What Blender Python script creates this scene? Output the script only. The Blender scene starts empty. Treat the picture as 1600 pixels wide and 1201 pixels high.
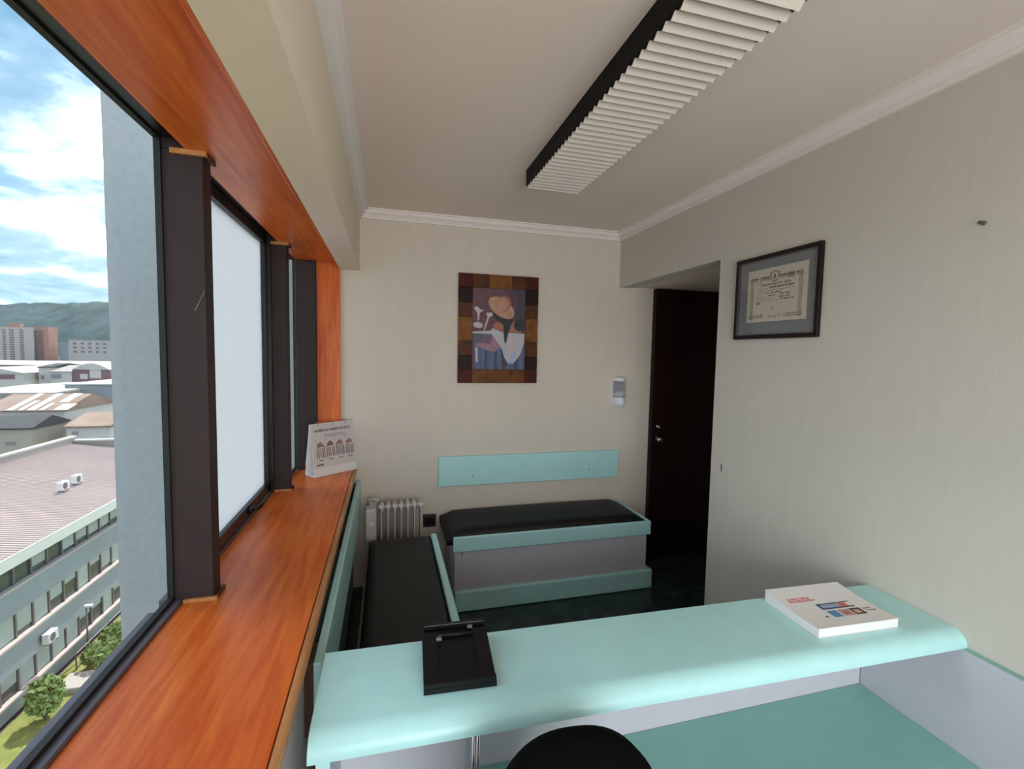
import bpy, bmesh, math, random
from mathutils import Vector, Matrix
random.seed(7)
S = bpy.context.scene
COL = S.collection
PI = math.pi

# ------------------------------------------------------------------ camera
CAM = Vector((-1.8046, -3.3985, 1.7057)); YAW, PIT, ROL, FPX = .2653, -.0664, .0186, 719.05
fw = Vector((math.sin(YAW)*math.cos(PIT), math.cos(YAW)*math.cos(PIT), math.sin(PIT)))
r0 = Vector((math.cos(YAW), -math.sin(YAW), 0)); u0 = r0.cross(fw)
rt = math.cos(ROL)*r0 + math.sin(ROL)*u0; up = -math.sin(ROL)*r0 + math.cos(ROL)*u0
cd = bpy.data.cameras.new('camera'); cam = bpy.data.objects.new('camera', cd); COL.objects.link(cam)
cam.matrix_world = Matrix(((rt.x, up.x, -fw.x, CAM.x), (rt.y, up.y, -fw.y, CAM.y), (rt.z, up.z, -fw.z, CAM.z), (0, 0, 0, 1)))
cd.sensor_fit = 'HORIZONTAL'; cd.sensor_width = 36; cd.lens = FPX/1600*36; cd.clip_start = .02; cd.clip_end = 6000
S.camera = cam
def hit(px, py, ax, v):
    """point where the viewing ray of a photo pixel meets the plane axis=v"""
    d = fw + rt*((px-800)/FPX) + up*((600.5-py)/FPX)
    return CAM + d*((v-CAM[ax])/d[ax])

# ------------------------------------------------------------------ view, sky, sun
S.view_settings.view_transform = 'Standard'; S.view_settings.look = 'None'
S.view_settings.gamma = 1; S.view_settings.use_curve_mapping = False
S.view_settings.exposure = 0.7
SKY_STRENGTH = 1.0
SUN_STRENGTH = 4.5
BACK_FILL_WATTS = 44.0
w = bpy.data.worlds.new('sky'); S.world = w; w.use_nodes = True
nt = w.node_tree; nt.nodes.clear()
def N(t, **kw):
    n = nt.nodes.new(t)
    for k, v in kw.items(): setattr(n, k, v)
    return n
L = nt.links.new
out = N('ShaderNodeOutputWorld'); bg = N('ShaderNodeBackground'); bg.inputs[1].default_value = SKY_STRENGTH
tc = N('ShaderNodeTexCoord'); sep = N('ShaderNodeSeparateXYZ'); L(tc.outputs['Generated'], sep.inputs[0])
grad = N('ShaderNodeValToRGB'); L(sep.outputs['Z'], grad.inputs[0])
e = grad.color_ramp.elements
e[0].position = 0.0; e[0].color = (.40, .58, .68, 1); e[1].position = .75; e[1].color = (.10, .26, .48, 1)
m = grad.color_ramp.elements.new(.22); m.color = (.21, .40, .57, 1)
zz = N('ShaderNodeMath', operation='MAXIMUM'); L(sep.outputs['Z'], zz.inputs[0]); zz.inputs[1].default_value = .0
za = N('ShaderNodeMath', operation='ADD'); L(zz.outputs[0], za.inputs[0]); za.inputs[1].default_value = .22
dx = N('ShaderNodeMath', operation='DIVIDE'); L(sep.outputs['X'], dx.inputs[0]); L(za.outputs[0], dx.inputs[1])
dy = N('ShaderNodeMath', operation='DIVIDE'); L(sep.outputs['Y'], dy.inputs[0]); L(za.outputs[0], dy.inputs[1])
cmb = N('ShaderNodeCombineXYZ'); L(dx.outputs[0], cmb.inputs[0]); L(dy.outputs[0], cmb.inputs[1])
no = N('ShaderNodeTexNoise'); no.inputs['Scale'].default_value = 1.55; no.inputs['Detail'].default_value = 9; no.inputs['Roughness'].default_value = .56; no.inputs['Distortion'].default_value = .25
L(cmb.outputs[0], no.inputs['Vector'])
cr = N('ShaderNodeValToRGB'); L(no.outputs[0], cr.inputs[0]); 
cr.color_ramp.elements[0].position = .42; cr.color_ramp.elements[1].position = .72
for p_, v_ in ((.50, .008), (.56, .03), (.63, .30)): k_ = cr.color_ramp.elements.new(p_); k_.color = (v_, v_, v_, 1)
mx = N('ShaderNodeMixRGB'); L(cr.outputs[0], mx.inputs[0]); L(grad.outputs[0], mx.inputs[1]); mx.inputs[2].default_value = (19.0, 18.8, 18.4, 1)
L(mx.outputs[0], bg.inputs[0]); L(bg.outputs[0], out.inputs[0])

sd = bpy.data.lights.new('sun', 'SUN'); sd.energy = SUN_STRENGTH; sd.angle = .01; sd.color = (1, .95, .87)
sun = bpy.data.objects.new('sun', sd); COL.objects.link(sun)
sun.rotation_euler = Vector((.10, .55, .85)).to_track_quat('Z', 'Y').to_euler()
# added fill light for the room, set in an unseen back window
ad = bpy.data.lights.new('back_fill', 'AREA'); ad.shape = 'RECTANGLE'; ad.size = 1.7; ad.size_y = 1.8; ad.energy = BACK_FILL_WATTS; ad.color = (.96, .98, 1)
ao = bpy.data.objects.new('back_fill', ad); COL.objects.link(ao); ao.location = (-1.2, -5.38, 1.3); ao.rotation_euler = (PI/2, 0, 0)

# ------------------------------------------------------------------ materials
MATS = {}
def mat(name, col, rough=.5, metal=0, var=0.0, vscale=6, bump=0.0, bscale=80, stretch=(1, 1, 1), spec=.5, col2=None, coat=0, emit=None):
    if name in MATS: return MATS[name]
    mt = bpy.data.materials.new(name); mt.use_nodes = True; t = mt.node_tree
    b = t.nodes['Principled BSDF']; b.inputs['Roughness'].default_value = rough; b.inputs['Metallic'].default_value = metal
    b.inputs['Base Color'].default_value = (*col, 1); b.inputs['Specular IOR Level'].default_value = spec; b.inputs['Coat Weight'].default_value = coat
    if var or bump or col2:
        c = t.nodes.new('ShaderNodeTexCoord'); mp = t.nodes.new('ShaderNodeMapping'); mp.inputs['Scale'].default_value = stretch
        t.links.new(c.outputs['Object'], mp.inputs[0])
    if var or col2:
        n = t.nodes.new('ShaderNodeTexNoise'); n.inputs['Scale'].default_value = vscale; n.inputs['Detail'].default_value = 6
        t.links.new(mp.outputs[0], n.inputs['Vector'])
        rp = t.nodes.new('ShaderNodeValToRGB'); t.links.new(n.outputs[0], rp.inputs[0])
        rp.color_ramp.elements[0].position = .3; rp.color_ramp.elements[1].position = .7
        c2 = col2 or tuple(min(1, v*(1+var)) for v in col)
        c1 = col if col2 else tuple(v*(1-var) for v in col)
        rp.color_ramp.elements[0].color = (*c1, 1); rp.color_ramp.elements[1].color = (*c2, 1)
        t.links.new(rp.outputs[0], b.inputs['Base Color'])
    if bump:
        n2 = t.nodes.new('ShaderNodeTexNoise'); n2.inputs['Scale'].default_value = bscale; n2.inputs['Detail'].default_value = 3
        t.links.new(mp.outputs[0], n2.inputs['Vector'])
        bp = t.nodes.new('ShaderNodeBump'); bp.inputs['Strength'].default_value = bump; bp.inputs['Distance'].default_value = .004
        t.links.new(n2.outputs[0], bp.inputs['Height']); t.links.new(bp.outputs[0], b.inputs['Normal'])
    MATS[name] = mt; return mt
M = lambda n: MATS[n]
mat('wall_paper', (.68, .61, .52), .85, var=.02, vscale=30, bump=.10, bscale=160, stretch=(1, 1, .12))
mat('wall_paper_dimmed', (.60, .57, .50), .85, var=.02, vscale=30, bump=.10, bscale=160, stretch=(1, 1, .12))  # same paper; shade mixed into its colour to offset strong light on right wall
mat('ceiling_paint', (.82, .72, .63), .9, var=.02, vscale=2)
mat('crown_white', (.86, .80, .75), .55)
mat('beam_paint', (.80, .70, .56), .85, var=.02, vscale=8)
mat('plinth_white', (.62, .60, .58), .7)
mat('floor_stone', (.004, .010, .010), .22, col2=(.035, .06, .055), vscale=9, bump=0)
mat('dark_metal', (.034, .022, .021), .6, spec=.25, var=.12, vscale=10)
mat('black_frame', (.006, .005, .006), .35)
mat('gasket', (.004, .004, .004), .6)
mat('grey_track', (.14, .13, .15), .4, metal=.3)
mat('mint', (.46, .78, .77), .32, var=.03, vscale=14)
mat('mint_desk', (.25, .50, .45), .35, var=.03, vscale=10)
mat('lavender_white', (.56, .55, .60), .45, var=.02, vscale=10)
mat('black_vinyl', (.006, .0065, .0068), .5, spec=.3, bump=.15, bscale=220)
mat('black_fabric', (.0015, .0015, .0017), .95, bump=.3, bscale=400, spec=.08)
mat('black_plastic', (.005, .005, .0055), .35, spec=.3)
mat('chrome', (.62, .62, .64), .18, metal=1)
mat('steel_screw', (.25, .24, .22), .35, metal=1)
mat('radiator_white', (.60, .56, .54), .4)
mat('dark_plate', (.03, .022, .02), .4)
mat('white_plastic', (.74, .74, .80), .35)
mat('door_wenge', (.014, .003, .0025), .45, spec=.2, var=.3, vscale=4, stretch=(8, 8, .6))
mat('paper_white', (.80, .79, .78), .7)
mat('page_grey', (.66, .63, .61), .65)
mat('ink_grey', (.16, .13, .13), .7); mat('ink_mauve', (.26, .17, .18), .7); mat('ink_rose', (.40, .20, .21), .7)
mat('ink_red', (.62, .12, .13), .6); mat('ink_navy', (.03, .05, .16), .5); mat('ink_blue', (.10, .28, .52), .5)
mat('ink_pale_blue', (.45, .52, .70), .5); mat('ink_pink', (.62, .30, .30), .5); mat('ink_brown', (.10, .045, .03), .5); mat('ink_tan', (.62, .42, .25), .5)
mat('frame_dark', (.010, .005, .005), .3, spec=.3)
mat('fixture_black', (.005, .0045, .0045), .6, spec=.15)
mat('mat_grey', (.20, .21, .225), .8)
mat('certificate', (.60, .54, .44), .75)
mat('cert_ink', (.13, .10, .085), .8); mat('cert_ink_light', (.33, .27, .22), .8); mat('cert_mauve', (.34, .27, .31), .8); mat('cert_green', (.42, .42, .33), .8)
mat('louvre_white', (.70, .64, .56), .55)
mat('brass_trim', (.42, .22, .10), .5)
# wood with grain along y
def wood(name, stretch, ca, cb, rough):
    mt = bpy.data.materials.new(name); mt.use_nodes = True; t = mt.node_tree; b = t.nodes['Principled BSDF']
    c = t.nodes.new('ShaderNodeTexCoord'); mp = t.nodes.new('ShaderNodeMapping'); mp.inputs['Scale'].default_value = stretch
    t.links.new(c.outputs['Object'], mp.inputs[0])
    n = t.nodes.new('ShaderNodeTexNoise'); n.inputs['Scale'].default_value = 5; n.inputs['Detail'].default_value = 7; n.inputs['Distortion'].default_value = .6
    n2 = t.nodes.new('ShaderNodeTexNoise'); n2.inputs['Scale'].default_value = 1.6; n2.inputs['Detail'].default_value = 2
    t.links.new(mp.outputs[0], n.inputs['Vector']); t.links.new(c.outputs['Object'], n2.inputs['Vector'])
    a = t.nodes.new('ShaderNodeMath'); a.operation = 'MULTIPLY_ADD'; t.links.new(n2.outputs[0], a.inputs[0]); a.inputs[1].default_value = .45; t.links.new(n.outputs[0], a.inputs[2])
    rp = t.nodes.new('ShaderNodeValToRGB'); rp.color_ramp.elements[0].position = .52; rp.color_ramp.elements[1].position = .92
    rp.color_ramp.elements[0].color = (*ca, 1); rp.color_ramp.elements[1].color = (*cb, 1)
    t.links.new(a.outputs[0], rp.inputs[0]); t.links.new(rp.outputs[0], b.inputs['Base Color'])
    b.inputs['Roughness'].default_value = rough; b.inputs['Specular IOR Level'].default_value = .35
    MATS[name] = mt
wood('cherry_wood', (9, .7, 9), (.58, .095, .012), (.78, .20, .035), .33)
wood('cherry_wood_up', (9, 9, .7), (.58, .095, .012), (.78, .20, .035), .33)
wood('light_wood', (9, .7, 9), (.40, .16, .05), (.55, .25, .09), .4)
wood('dark_wood', (9, .7, 9), (.05, .02, .012), (.09, .035, .02), .5)
# window glass: clear sheet with a faint reflection; frosted film; smoky plastic
def thin_glass(name, tint, gloss):
    mt = bpy.data.materials.new(name); mt.use_nodes = True; t = mt.node_tree; t.nodes.clear()
    o = t.nodes.new('ShaderNodeOutputMaterial'); mxs = t.nodes.new('ShaderNodeMixShader'); tr = t.nodes.new('ShaderNodeBsdfTransparent'); g = t.nodes.new('ShaderNodeBsdfGlossy')
    tr.inputs[0].default_value = (*tint, 1); g.inputs['Roughness'].default_value = .02; mxs.inputs[0].default_value = gloss
    t.links.new(tr.outputs[0], mxs.inputs[1]); t.links.new(g.outputs[0], mxs.inputs[2]); t.links.new(mxs.outputs[0], o.inputs[0]); MATS[name] = mt
thin_glass('clear_glass', (.97, .985, .98), .03)
thin_glass('picture_glass', (.97, .97, .97), .03)
def film(name, col, tr_amt):
    mt = bpy.data.materials.new(name); mt.use_nodes = True; t = mt.node_tree; t.nodes.clear()
    o = t.nodes.new('ShaderNodeOutputMaterial'); mxs = t.nodes.new('ShaderNodeMixShader'); tl = t.nodes.new('ShaderNodeBsdfTranslucent'); d = t.nodes.new('ShaderNodeBsdfTransparent')
    tl.inputs[0].default_value = (*col, 1); d.inputs[0].default_value = (*col, 1); mxs.inputs[0].default_value = tr_amt
    t.links.new(tl.outputs[0], mxs.inputs[1]); t.links.new(d.outputs[0], mxs.inputs[2]); t.links.new(mxs.outputs[0], o.inputs[0]); MATS[name] = mt
film('frosted_glass', (.80, .79, .79), .2)
film('smoky_plastic', (.86, .86, .88), .40)

# ------------------------------------------------------------------ geometry helpers
def B(): return bmesh.new()
def merge(dst, src):
    tmp = bpy.data.meshes.new('t'); src.to_mesh(tmp); dst.from_mesh(tmp); bpy.data.meshes.remove(tmp); src.free()
def bx(bm, x0, x1, y0, y1, z0, z1, bev=0, seg=2):
    t = B(); bmesh.ops.create_cube(t, size=1)
    for v in t.verts: v.co = ((x0+x1)/2+v.co.x*(x1-x0), (y0+y1)/2+v.co.y*(y1-y0), (z0+z1)/2+v.co.z*(z1-z0))
    if bev: bmesh.ops.bevel(t, geom=t.edges[:], offset=bev, segments=seg, affect='EDGES', profile=.5)
    merge(bm, t); return bm
def prism(bm, poly, fa, fb):
    """poly = list of 2D points; fa, fb map a 2D point to the two end faces"""
    a = [bm.verts.new(fa(p)) for p in poly]; b = [bm.verts.new(fb(p)) for p in poly]; n = len(poly)
    bm.faces.new(a); bm.faces.new(b[::-1])
    for i in range(n): bm.faces.new((a[i], b[i], b[(i+1) % n], a[(i+1) % n]))
    bmesh.ops.recalc_face_normals(bm, faces=bm.faces[:]); return bm
def tube(bm, pts, r, seg=10, r2=None):
    pts = [Vector(p) for p in pts]; rings = []
    for i, p in enumerate(pts):
        d = (pts[min(i+1, len(pts)-1)]-pts[max(i-1, 0)]).normalized()
        a = d.cross(Vector((0, 0, 1)));
        if a.length < .05: a = d.cross(Vector((1, 0, 0)))
        a.normalize(); b = d.cross(a); rr = r if r2 is None else r+(r2-r)*i/(len(pts)-1)
        rings.append([bm.verts.new(p+(a*math.cos(2*PI*k/seg)+b*math.sin(2*PI*k/seg))*rr) for k in range(seg)])
    for i in range(len(rings)-1):
        for k in range(seg): bm.faces.new((rings[i][k], rings[i][(k+1) % seg], rings[i+1][(k+1) % seg], rings[i+1][k]))
    bm.faces.new(rings[0]); bm.faces.new(rings[-1][::-1]); bmesh.ops.recalc_face_normals(bm, faces=bm.faces[:]); return bm
def lathe(bm, prof, c=(0, 0, 0), seg=20, axis='Z'):
    rings = []
    for r, h in prof:
        ring = []
        for k in range(seg):
            a = 2*PI*k/seg
            q = {'Z': (r*math.cos(a), r*math.sin(a), h), 'Y': (r*math.cos(a), h, r*math.sin(a)), 'X': (h, r*math.cos(a), r*math.sin(a))}[axis]
            ring.append(bm.verts.new(Vector(c)+Vector(q)))
        rings.append(ring)
    for i in range(len(rings)-1):
        for k in range(seg): bm.faces.new((rings[i][k], rings[i][(k+1) % seg], rings[i+1][(k+1) % seg], rings[i+1][k]))
    bm.faces.new(rings[0][::-1]); bm.faces.new(rings[-1]); bmesh.ops.recalc_face_normals(bm, faces=bm.faces[:]); return bm
OFF = {}
def obj(name, bm, m, parent=None, smooth=False, local=False, label=None):
    """one mesh object; world coordinates unless local; origin at the thing's base"""
    if parent is None:
        zs = [v.co for v in bm.verts]
        off = Vector((sum((min(c[i] for c in zs), max(c[i] for c in zs)))/2 if i < 2 else min(c[i] for c in zs) for i in range(3)))
    else: off = Vector((0, 0, 0)) if local else OFF[parent.name]
    bmesh.ops.translate(bm, verts=bm.verts[:], vec=-off)
    me = bpy.data.meshes.new(name); bm.to_mesh(me); bm.free()
    for k in (m if isinstance(m, (list, tuple)) else [m]): me.materials.append(MATS[k] if isinstance(k, str) else k)
    if smooth: me.polygons.foreach_set('use_smooth', [True]*len(me.polygons))
    o = bpy.data.objects.new(name, me); COL.objects.link(o)
    if parent is None: o.location = off
    else: o.parent = parent
    OFF[o.name] = off
    if label: o['label'] = label
    return o
def box(name, m, parent, *a, bev=0, **k): return obj(name, bx(B(), *a, bev=bev), m, parent, **k)
def thing(name, label, cat, loc, rz=0, group=None):
    o = bpy.data.objects.new(name, None); COL.objects.link(o); o.location = loc; o.rotation_euler.z = rz; o.empty_display_size = .1
    OFF[o.name] = Vector(loc); tag(o, label, cat, group); return o
def tag(o, label, cat, group=None):
    o['label'] = label; o['category'] = cat
    if group: o['group'] = group
    return o
def struct(o, label, kind='structure'): o['kind'] = kind; o['label'] = label; return o
def cp(o, parent, loc=None):
    c = o.copy(); COL.objects.link(c); c.parent = parent; OFF[c.name] = OFF[o.name]
    if loc is not None: c.location = loc
    return c
def smooth_ang(o, ang=40):
    o.data.polygons.foreach_set('use_smooth', [True]*len(o.data.polygons))
    o.data.set_sharp_from_angle(angle=math.radians(ang)); return o

# ------------------------------------------------------------------ room shell
ZC, ZS, ZW, ZSILL = 2.68, 2.26, 2.30, .895
XL, XW, XSILL, XG = -1.989, -2.115, -2.01, -2.465
YO, ZL, YB = -1.1705, 2.255, -5.4
struct(box('floor', 'floor_stone', None, -2.6, 1.3, YB-.1, .0, -.12, 0), 'dark green black stone floor')
struct(box('ceiling', 'ceiling_paint', None, -2.62, 1.3, YB-.1, .3, ZC, ZC+.15), 'plain cream painted ceiling')
wf = struct(box('wall_far', 'wall_paper', None, -2.41, 1.3, 0, .3, -.12, ZC), 'cream papered wall with the painting')
# the right wall: solid part, and the lintel over the passage
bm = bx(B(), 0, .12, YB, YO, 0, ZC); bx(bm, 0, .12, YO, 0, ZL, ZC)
wr = struct(obj('wall_right', bm, 'wall_paper_dimmed'), 'cream papered wall with the framed certificate')
lat = bx(B(), -.0012, 0, -1.262, -1.252, 1.072, 1.115); obj('scuff_mark', lat, 'ink_grey', wr, label='small dark scuff on the paper')
bm = bx(B(), -2.6, -2.1, YB-.1, YB, 0, ZC); bx(bm, -.3, 1.3, YB-.1, YB, 0, ZC); bx(bm, -2.1, -.3, YB-.1, YB, 0, .35); bx(bm, -2.1, -.3, YB-.1, YB, 2.25, ZC)
struct(obj('wall_back', bm, 'wall_paper'), 'cream papered wall behind the desk')
bm = B()
for a in ((-2.1, -.3, .35, .4), (-2.1, -.3, 2.2, 2.25), (-2.1, -2.05, .4, 2.2), (-.35, -.3, .4, 2.2), (-1.225, -1.175, .4, 2.2)): bx(bm, a[0], a[1], YB-.08, YB-.03, a[2], a[3])
wb = struct(obj('window_added', bm, 'black_frame'), 'unseen window added in the back wall for fill light')  # unseen window, added as the opening for the fill light
box('pane', 'clear_glass', wb, -2.05, -.35, YB-.058, YB-.052, .4, 2.2)
bm = bx(B(), 1.18, 1.3, YB, 0, 0, ZC); bx(bm, .12, 1.18, YO-.25, YO-.15, 0, ZC)
struct(obj('wall_passage', bm, 'wall_paper'), 'cream walls of the side passage')
struct(box('ceiling_passage', 'ceiling_paint', None, .12, 1.18, YO-.15, 0, ZL+.006, ZL+.1), 'low ceiling of the side passage')
wl = struct(box('wall_left', 'plinth_white', None, -2.50, -2.04, YB, 0, -.12, .865), 'low wall under the row of windows')
sill = box('window_sill', 'cherry_wood', wl, -2.435, -2.032, YB, 0, .865, ZSILL, bev=.002, label='long orange cherry wood window sill')
sn = obj('sill_nosing', bx(B(), -2.031, XSILL, YB, 0, .858, ZSILL-.001, bev=.008, seg=3), 'light_wood', wl, label='paler wooden edge strip of the sill')
# beam over the windows, wood-lined underneath
bm = bx(B(), XW, XL, YB, 0, ZS, ZC); bx(bm, -2.39, XW, YB, 0, ZW+.02, ZC); bx(bm, -2.5, -2.39, YB, 0, ZW+.048, ZC)
beam = struct(obj('wall_beam', bm, 'beam_paint'), 'cream beam running above the windows')
box('head_board', 'cherry_wood', beam, -2.39, XW-.001, YB, 0, ZW, ZW+.02, label='cherry wood lining above the windows')
obj('head_lip', bx(B(), XW-.016, XW-.0005, YB, 0, ZS+.004, ZW, bev=.003), 'cherry_wood', beam, label='thin wood strip along the lining edge')
box('side_lining', 'cherry_wood_up', wf, -2.264, XW, -.02, -.0005, ZSILL, ZW, label='upright cherry wood lining at the far wall')
# crown moulding: stepped profile (a = away from wall, b = down from ceiling)
prof = [(0, 0), (.060, 0), (.060, .010), (.047, .010), (.047, .016), (.043, .026), (.034, .036), (.024, .041), (.024, .049), (.013, .049), (.013, .062), (0, .062)]
def crown(n, f0, f1, lab): struct(smooth_ang(obj(n, prism(B(), prof, f0, f1), 'crown_white'), 30), lab)
crown('trim_1', lambda p: (XL, -p[0], ZC-p[1]), lambda p: (0, -p[0], ZC-p[1]), 'white crown moulding above the painting')
crown('trim_2', lambda p: (-p[0], YB, ZC-p[1]), lambda p: (-p[0], 0, ZC-p[1]), 'white crown moulding above the certificate')
crown('trim_3', lambda p: (XL+p[0], YB, ZC-p[1]), lambda p: (XL+p[0], 0, ZC-p[1]), 'white crown moulding along the beam')

# door on the far wall, in the passage
dr = struct(box('door_1', 'door_wenge', None, .355, 1.10, -.035, -.001, .005, 2.20, bev=.003), 'very dark brown wooden door in the passage')
obj('door_frame', bx(bx(bx(B(), .312, .352, -.05, -.0005, 0, ZL), 1.103, 1.143, -.05, -.0005, 0, ZL), .352, 1.103, -.05, -.0005, 2.205, ZL), 'door_wenge', dr)
obj('lock', lathe(B(), [(.018, -.036), (.018, -.043), (.009, -.044), (.008, -.055), (.012, -.058), (.012, -.066)], (.375, 0, 1.122), axis='Y'), 'chrome', dr, True, label='chrome lock cylinder')
obj('door_handle', lathe(B(), [(.022, -.036), (.022, -.041), (.010, -.043), (.009, -.06), (.022, -.066), (.025, -.078), (.020, -.09), (.008, -.093)], (.375, 0, 1.018), axis='Y'), 'chrome', dr, True, label='chrome door knob')

# ------------------------------------------------------------------ windows
MUL = [(-.06, -.021, -2.265), (-.55, -.48, -2.348), (-1.757, -1.687, -2.348), (-2.964, -2.894, -2.348), (-4.171, -4.101, -2.348), (-5.378, -5.308, -2.348)]
bays = [('window_3', -.48, -.06), ('window_2', -1.687, -.55), ('window_1', -2.894, -1.757), ('window_4', -4.101, -2.964), ('window_5', -5.308, -4.171)]
for (nm, y0, y1), (ma, mb, mxi) in zip(bays, MUL):
    bm = bx(B(), -2.48, -2.391, y0, y1, 2.330, ZW+.047)
    lab = {'window_1': 'big clear window with a view over the rooftops', 'window_2': 'opening window with milky pane and black sash', 'window_3': 'narrow window pane beside the far wall', 'window_4': 'clear window beside the desk', 'window_5': 'clear window in the back bay'}[nm]
    wn = struct(obj(nm, bm, 'black_frame'), lab)
    box('bottom_track', 'grey_track', wn, -2.48, -2.436, y0, y1, .862, .907)
    # mullion at the far end of the bay with little wood cover strips at foot and head
    mu = obj('mullion', bx(B(), -2.475 if ma < -.3 else -2.39, mxi, ma, mb, .862, ZW+.0, bev=.004), 'dark_metal', wn, label='dark brown metal window post')
    if nm == 'window_1':
        a_, b_ = hit(304, 486, 1, ma), hit(320, 454, 1, ma)
        obj('scratch', prism(B(), [(a_.x-.0004, a_.z), (a_.x+.0003, a_.z), (b_.x+.0003, b_.z), (b_.x, b_.z)], lambda p: (p[0], ma-.0003, p[1]), lambda p: (p[0], ma+.001, p[1])), 'page_grey', mu)
    obj('post_head', bx(B(), -2.475, -2.392, ma+.001, mb-.001, ZW, ZW+.047), 'dark_metal', wn)
    if ma < -.3:
        st = bx(B(), -2.43, mxi+.014, ma-.014, ma-.0005, ZSILL, ZSILL+.013, bev=.002); obj('foot_strip', st, 'light_wood', wn)
        obj('foot_strip', bx(B(), mxi+.0005, mxi+.014, ma-.0005, mb+.004, ZSILL, ZSILL+.013, bev=.002), 'dark_wood', wn)
        obj('head_strip', bx(B(), -2.43, mxi+.014, ma-.014, ma-.0005, ZW-.016, ZW, bev=.002), 'light_wood', wn)
        obj('head_strip', bx(B(), mxi+.0005, mxi+.014, ma-.0005, mb+.004, ZW-.016, ZW, bev=.002), 'dark_wood', wn)
    if nm == 'window_2':
        sx0, sx1 = -2.49, -2.442; a, b = y0+.05, y1-.02; z0, z1 = .91, 2.328; t = .05
        fr = bx(B(), sx0, sx1, a, b, z0, z0+t, bev=.003); bx(fr, sx0, sx1, a, b, z1-t, z1, bev=.003); bx(fr, sx0, sx1, a, a+t, z0, z1, bev=.003); bx(fr, sx0, sx1, b-t, b, z0, z1, bev=.003)
        sa = obj('sash', fr, 'black_frame', wn, label='black metal sash')
        obj('outer_frame', bx(bx(B(), -2.5, -2.425, y0+.012, y0+.05, .895, 2.329), -2.5, -2.425, b, y1, .895, 2.329), 'black_frame', wn)
        hd = bx(B(), -2.442, -2.425, -1.01, -.95, .925, .95, bev=.003); tube(hd, [(-2.43, -1.0, .94), (-2.405, -1.0, .945), (-2.395, -.96, .948), (-2.39, -.86, .962)], .009, 8)
        obj('handle', hd, 'black_plastic', sa, True, label='black cockspur window handle')
        box('pane', 'frosted_glass', sa, -2.468, -2.462, a+t-.004, b-t+.004, z0+t-.004, z1-t+.004, label='milky translucent pane')
    else:
        gx = -2.40 if nm == 'window_3' else -2.465
        g = bx(B(), gx-.007, gx+.01, y0, y1, .907, .919); bx(g, gx-.007, gx+.01, y0, y1, 2.323, 2.330)
        bx(g, gx-.007, gx+.01, y0, y0+.010, .919, 2.323); bx(g, gx-.007, gx+.01, y1-(.004 if nm == 'window_3' else .010), y1, .919, 2.323)
        obj('gasket', g, 'gasket', wn)
        box('pane', 'clear_glass', wn, gx-.003, gx+.003, y0+.008, y1-.008, .917, 2.325, label='clear glass pane')
    box('outer_ledge', 'grey_track', wn, -2.53, -2.481, y0, y1, .85, .872)

# ------------------------------------------------------------------ ceiling light
FX0, FX1, FY0, FY1, FZ = -1.092, -.795, -2.43, -.985, 2.598
fl = thing('ceiling_light', 'long black framed ceiling light with white cross louvres', 'light fixture', ((FX0+FX1)/2, (FY0+FY1)/2, FZ-.02))
for a in (FX0, FX1-.012): box('side_panel', 'fixture_black', fl, a, a+.012, FY0, FY1, FZ, ZC-.0005)
for a in (FY0, FY1-.012): box('end_panel', 'fixture_black', fl, FX0+.0125, FX1-.0125, a, a+.012, FZ, ZC-.0005)
box('backing', 'fixture_black', fl, FX0+.0125, FX1-.0125, FY0+.0125, FY1-.0125, ZC-.012, ZC-.0005)
for xx in (-1.01, -.875): obj('lamp_tube', tube(B(), [(xx, FY0+.05, ZC-.03), (xx, FY1-.05, ZC-.03)], .013, 12), 'white_plastic', fl, True)
sl = None; k = 0; yy = FY1-.014
while yy > FY0+.02:
    if sl is None:
        bm = B(); c, s = .024*math.cos(math.radians(42)), -.024*math.sin(math.radians(42))
        pr_ = [(-c-.001, FZ+.002-s-.0015), (-c+.001, FZ+.002-s+.0015), (c+.001, FZ+.002+s+.0015), (c-.001, FZ+.002+s-.0015)]
        prism(bm, pr_, lambda p: (FX0+.004, yy-.02+p[0], p[1]), lambda p: (FX1-.004, yy-.02+p[0], p[1]))
        sl = obj('slat', bm, 'louvre_white', fl)
    else: cp(sl, fl, (0, -.04*k, 0))
    k += 1; yy -= .04

# ------------------------------------------------------------------ benches
def cushion(bm, x0, x1, y0, y1, z0, z1, crown_h=.02, r=.03, nx=14, ny=10):
    """upholstered pad: rounded rim and softly crowned top"""
    t = bx(B(), x0, x1, y0, y1, z0, z1)
    bmesh.ops.subdivide_edges(t, edges=[e for e in t.edges if abs(e.verts[0].co.z-e.verts[1].co.z) < 1e-6], cuts=nx, use_grid_fill=True)
    for v in t.verts:
        u = abs((v.co.x-x0)/(x1-x0)*2-1); q = abs((v.co.y-y0)/(y1-y0)*2-1)
        dx = (1-u)*(x1-x0)/2; dyy = (1-q)*(y1-y0)/2; d = min(dx, dyy)
        f = 1-max(0, 1-d/r)**2.2
        if v.co.z > z0+1e-4: v.co.z = z1-(z1-z0)*.42*(1-f)+crown_h*(1-u**2)*(1-q**2)
    bmesh.ops.bevel(t, geom=[e for e in t.edges if e.verts[0].co.z > z0+.001 and len(e.link_faces) == 2 and e.calc_face_angle(0) > .6], offset=.008, segments=2, affect='EDGES')
    merge(bm, t); return bm
bn = thing('waiting_bench', 'mint and white bench with black cushion below the wall board', 'bench', (-.66, -.25, 0), 0, 'waiting benches')
obj('plinth', bx(B(), -1.375, .082, -.50, -.004, .001, .142, bev=.012, seg=3), 'mint', bn, label='mint base board')
obj('body', bx(B(), -1.378, .035, -.475, -.006, .1425, .45), 'lavender_white', bn, label='pale lavender white box')
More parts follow.
